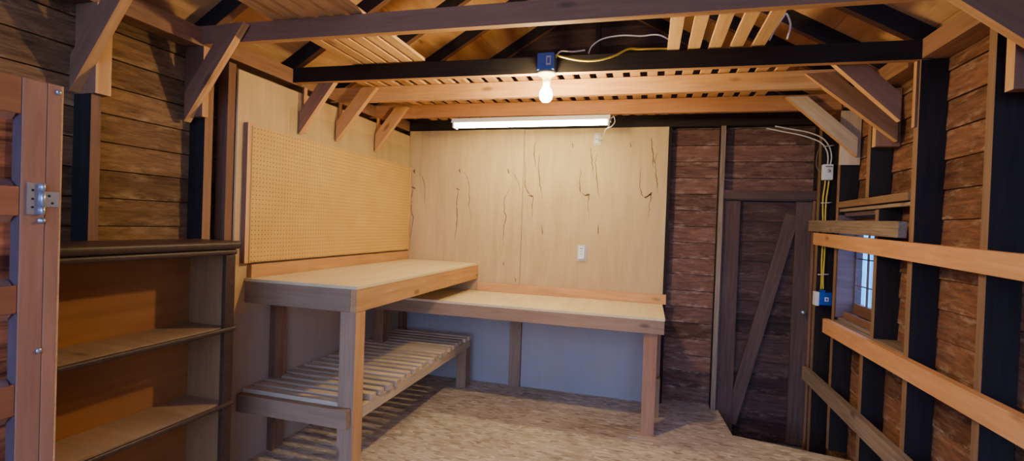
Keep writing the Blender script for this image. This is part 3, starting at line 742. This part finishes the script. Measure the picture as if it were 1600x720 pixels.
# switch box, cables and the blue outlet box in the right back corner
CX, CY = 3.497, -.085
sy = -.118
e = empty('switch_box', (3.49, sy, 1.91), 'grey-white switch box in the right back corner with yellow cables below', 'switch')
b = MB(); b.box(3.462, 3.528, sy-.045, sy-.001, 1.855, 1.970, WHITEP); bb = b.build('box_body', e, bevel=.004)
b = MB(); b.lathe([(.012, sy-.0455), (.010, sy-.052), (.001, sy-.054)], GREYP, (3.497, 0, 1.92), 16, 'y'); b.build('switch_knob', bb)
b = MB(); b.box(3.475, 3.522, sy-.0475, sy-.0455, 1.950, 1.956, SLOT); b.build('box_seam', bb)
e = empty('outlet_box', (3.48, sy, .99), 'bright blue outlet box with white faceplate left of the window', 'outlet')
b = MB(); b.box(3.462, 3.545, sy-.075, sy-.001, .935, 1.030, BLUEP); b.box(3.475, 3.505, sy-.07, sy-.02, 1.0305, 1.045, BLUEP); bb = b.build('box_body', e, bevel=.004)
b = MB(); b.box(3.438, 3.4615, sy-.078, sy-.008, .930, 1.030, WHITEP); b.build('faceplate', e, bevel=.003)
b = MB(); b.box(3.497, 3.522, sy-.0770, sy-.0755, .965, .995, WHITEP); b.box(3.504, 3.515, sy-.0780, sy-.0771, .972, .988, BLUEP); b.build('box_sticker', bb)
cy = sy-.012
cable('yellow_cable', [(3.488, cy, 1.8535), (3.485, cy, 1.80), (3.478, cy, 1.72), (3.480, cy-.002, 1.62), (3.484, cy, 1.55), (3.489, cy, 1.40), (3.487, cy, 1.26), (3.49, cy, 1.14), (3.49, cy, 1.047)], .0055, YELLOW, 'left yellow cable running down from the switch box')
cable('yellow_cable', [(3.512, cy, 1.8535), (3.508, cy, 1.80), (3.499, cy-.004, 1.72), (3.497, cy-.004, 1.62), (3.501, cy, 1.50), (3.504, cy, 1.38), (3.503, cy, 1.26), (3.500, cy-.002, 1.15), (3.503, cy-.004, 1.047)], .0055, YELLOW, 'right yellow cable running down from the switch box')
cable('white_cable', [(3.10, -.02, 2.27), (3.2, -.04, 2.24), (3.33, -.08, 2.20), (3.44, cy, 2.14), (3.487, cy, 2.08), (3.500, cy, 2.02), (3.498, cy, 1.972)], .0048, WCABLE, 'lower white cable dropping to the switch box')
cable('white_cable', [(3.16, -.02, 2.285), (3.27, -.04, 2.255), (3.38, -.08, 2.22), (3.46, cy, 2.165), (3.506, cy, 2.10), (3.522, cy, 2.03), (3.516, cy, 1.972)], .0048, WCABLE, 'upper white cable dropping to the switch box')
cable('grey_wire', [(3.46, cy, 2.13), (3.43, cy, 2.06), (3.425, cy, 1.97), (3.445, cy, 1.92), (3.461, cy, 1.925)], .0025, GCABLE, 'thin grey wire looped left of the switch box')
for z, l in ((2.105, 'pale cable staple above the switch box'), (1.685, 'pale cable staple above the grey header board'), (1.155, 'pale cable staple just over the blue outlet box')):
    b = MB(); b.tube([(3.462, cy-.008, z), (3.480, cy-.012, z), (3.515, cy-.012, z+.004), (3.532, cy-.008, z+.006)], .004, WCABLE, 8)
    tag(b.build('cable_staple'), l, 'staple')
# cables on the black tie beam
ty2 = -1.545
cable('white_cable', [(1.712, by-.02, 2.372), (1.735, by-.01, 2.41), (1.79, -1.50, 2.428), (1.86, -1.50, 2.432)], .004, WCABLE, 'short pale cable rising from the blue junction box')
cable('yellow_cable', [(1.712, by-.024, 2.385), (1.76, by-.03, 2.368), (1.85, by-.035, 2.345), (1.94, by-.03, 2.342), (2.03, by-.02, 2.365), (2.10, by-.012, 2.398), (2.16, -1.52, 2.412), (2.30, -1.50, 2.412)], .0055, YELLOW, 'yellow cable sagging across the black tie beam')
cable('white_cable', [(1.88, -1.50, 2.412), (1.90, -1.50, 2.455), (1.96, -1.50, 2.49), (2.06, -1.50, 2.50), (2.16, -1.50, 2.49), (2.26, -1.50, 2.487), (2.36, -1.47, 2.428)], .004, WCABLE, 'pale cable arching above the black tie beam to the right slats')
cable('white_cable', [(2.785, -1.54, 2.41), (2.80, -1.59, 2.45), (2.825, -1.6, 2.49), (2.84, -1.6, 2.512), (2.853, -1.6, 2.49), (2.862, -1.6, 2.45), (2.858, -1.57, 2.40)], .0045, WCABLE, 'looped pale cable hanging by the right loft slats')

# ------------------------------------------------------------------ lights, sky, camera
w = bpy.data.worlds.new('world'); scn.world = w; w.use_nodes = True
wt = w.node_tree; bg = wt.nodes['Background']
tcn = wt.nodes.new('ShaderNodeTexCoord'); sp = wt.nodes.new('ShaderNodeSeparateXYZ'); rp = wt.nodes.new('ShaderNodeValToRGB')
wt.links.new(tcn.outputs['Generated'], sp.inputs[0]); wt.links.new(sp.outputs[2], rp.inputs[0]); wt.links.new(rp.outputs[0], bg.inputs[0])
rp.color_ramp.elements[0].position = 0.0; rp.color_ramp.elements[0].color = (.34, .48, .96, 1)
rp.color_ramp.elements[1].position = .8; rp.color_ramp.elements[1].color = (.18, .33, .90, 1)
bg.inputs[1].default_value = 6.5

sd = bpy.data.lights.new('wall_fill_sun', 'SUN'); so = bpy.data.objects.new('wall_fill_sun', sd); COL.objects.link(so)  # added to brighten the neighbour wall outside the window
sd.energy = 3.6; sd.color = (.85, .95, 1.0); sd.angle = .01; so.location = (0, 0, 8)
so.rotation_euler = Vector((1, .02, -.8)).to_track_quat('-Z', 'Y').to_euler()

cd = bpy.data.cameras.new('camera'); cam = bpy.data.objects.new('camera', cd); COL.objects.link(cam)
F, YAW, PITCH, ROLL = 760.0, 0.2723759418642682, -0.011781561638447695, 0.03541593994870563
cd.sensor_fit = 'HORIZONTAL'; cd.sensor_width = 36; cd.lens = F/1600*36; cd.clip_start = .02
f = Vector((-math.sin(YAW)*math.cos(PITCH), math.cos(YAW)*math.cos(PITCH), math.sin(PITCH)))
r = Vector((math.cos(YAW), math.sin(YAW), 0)); u = r.cross(f)
c, s = math.cos(ROLL), math.sin(ROLL)
r2 = c*r+s*u; u2 = -s*r+c*u
cam.matrix_world = Matrix.Translation((2.235967121087308, -4.22933296640053, 1.443283835362529)) @ Matrix((r2, u2, -f)).transposed().to_4x4()
scn.camera = cam
scn.view_settings.view_transform = 'AgX'
scn.view_settings.look = 'AgX - Base Contrast'
scn.view_settings.exposure = 0.30
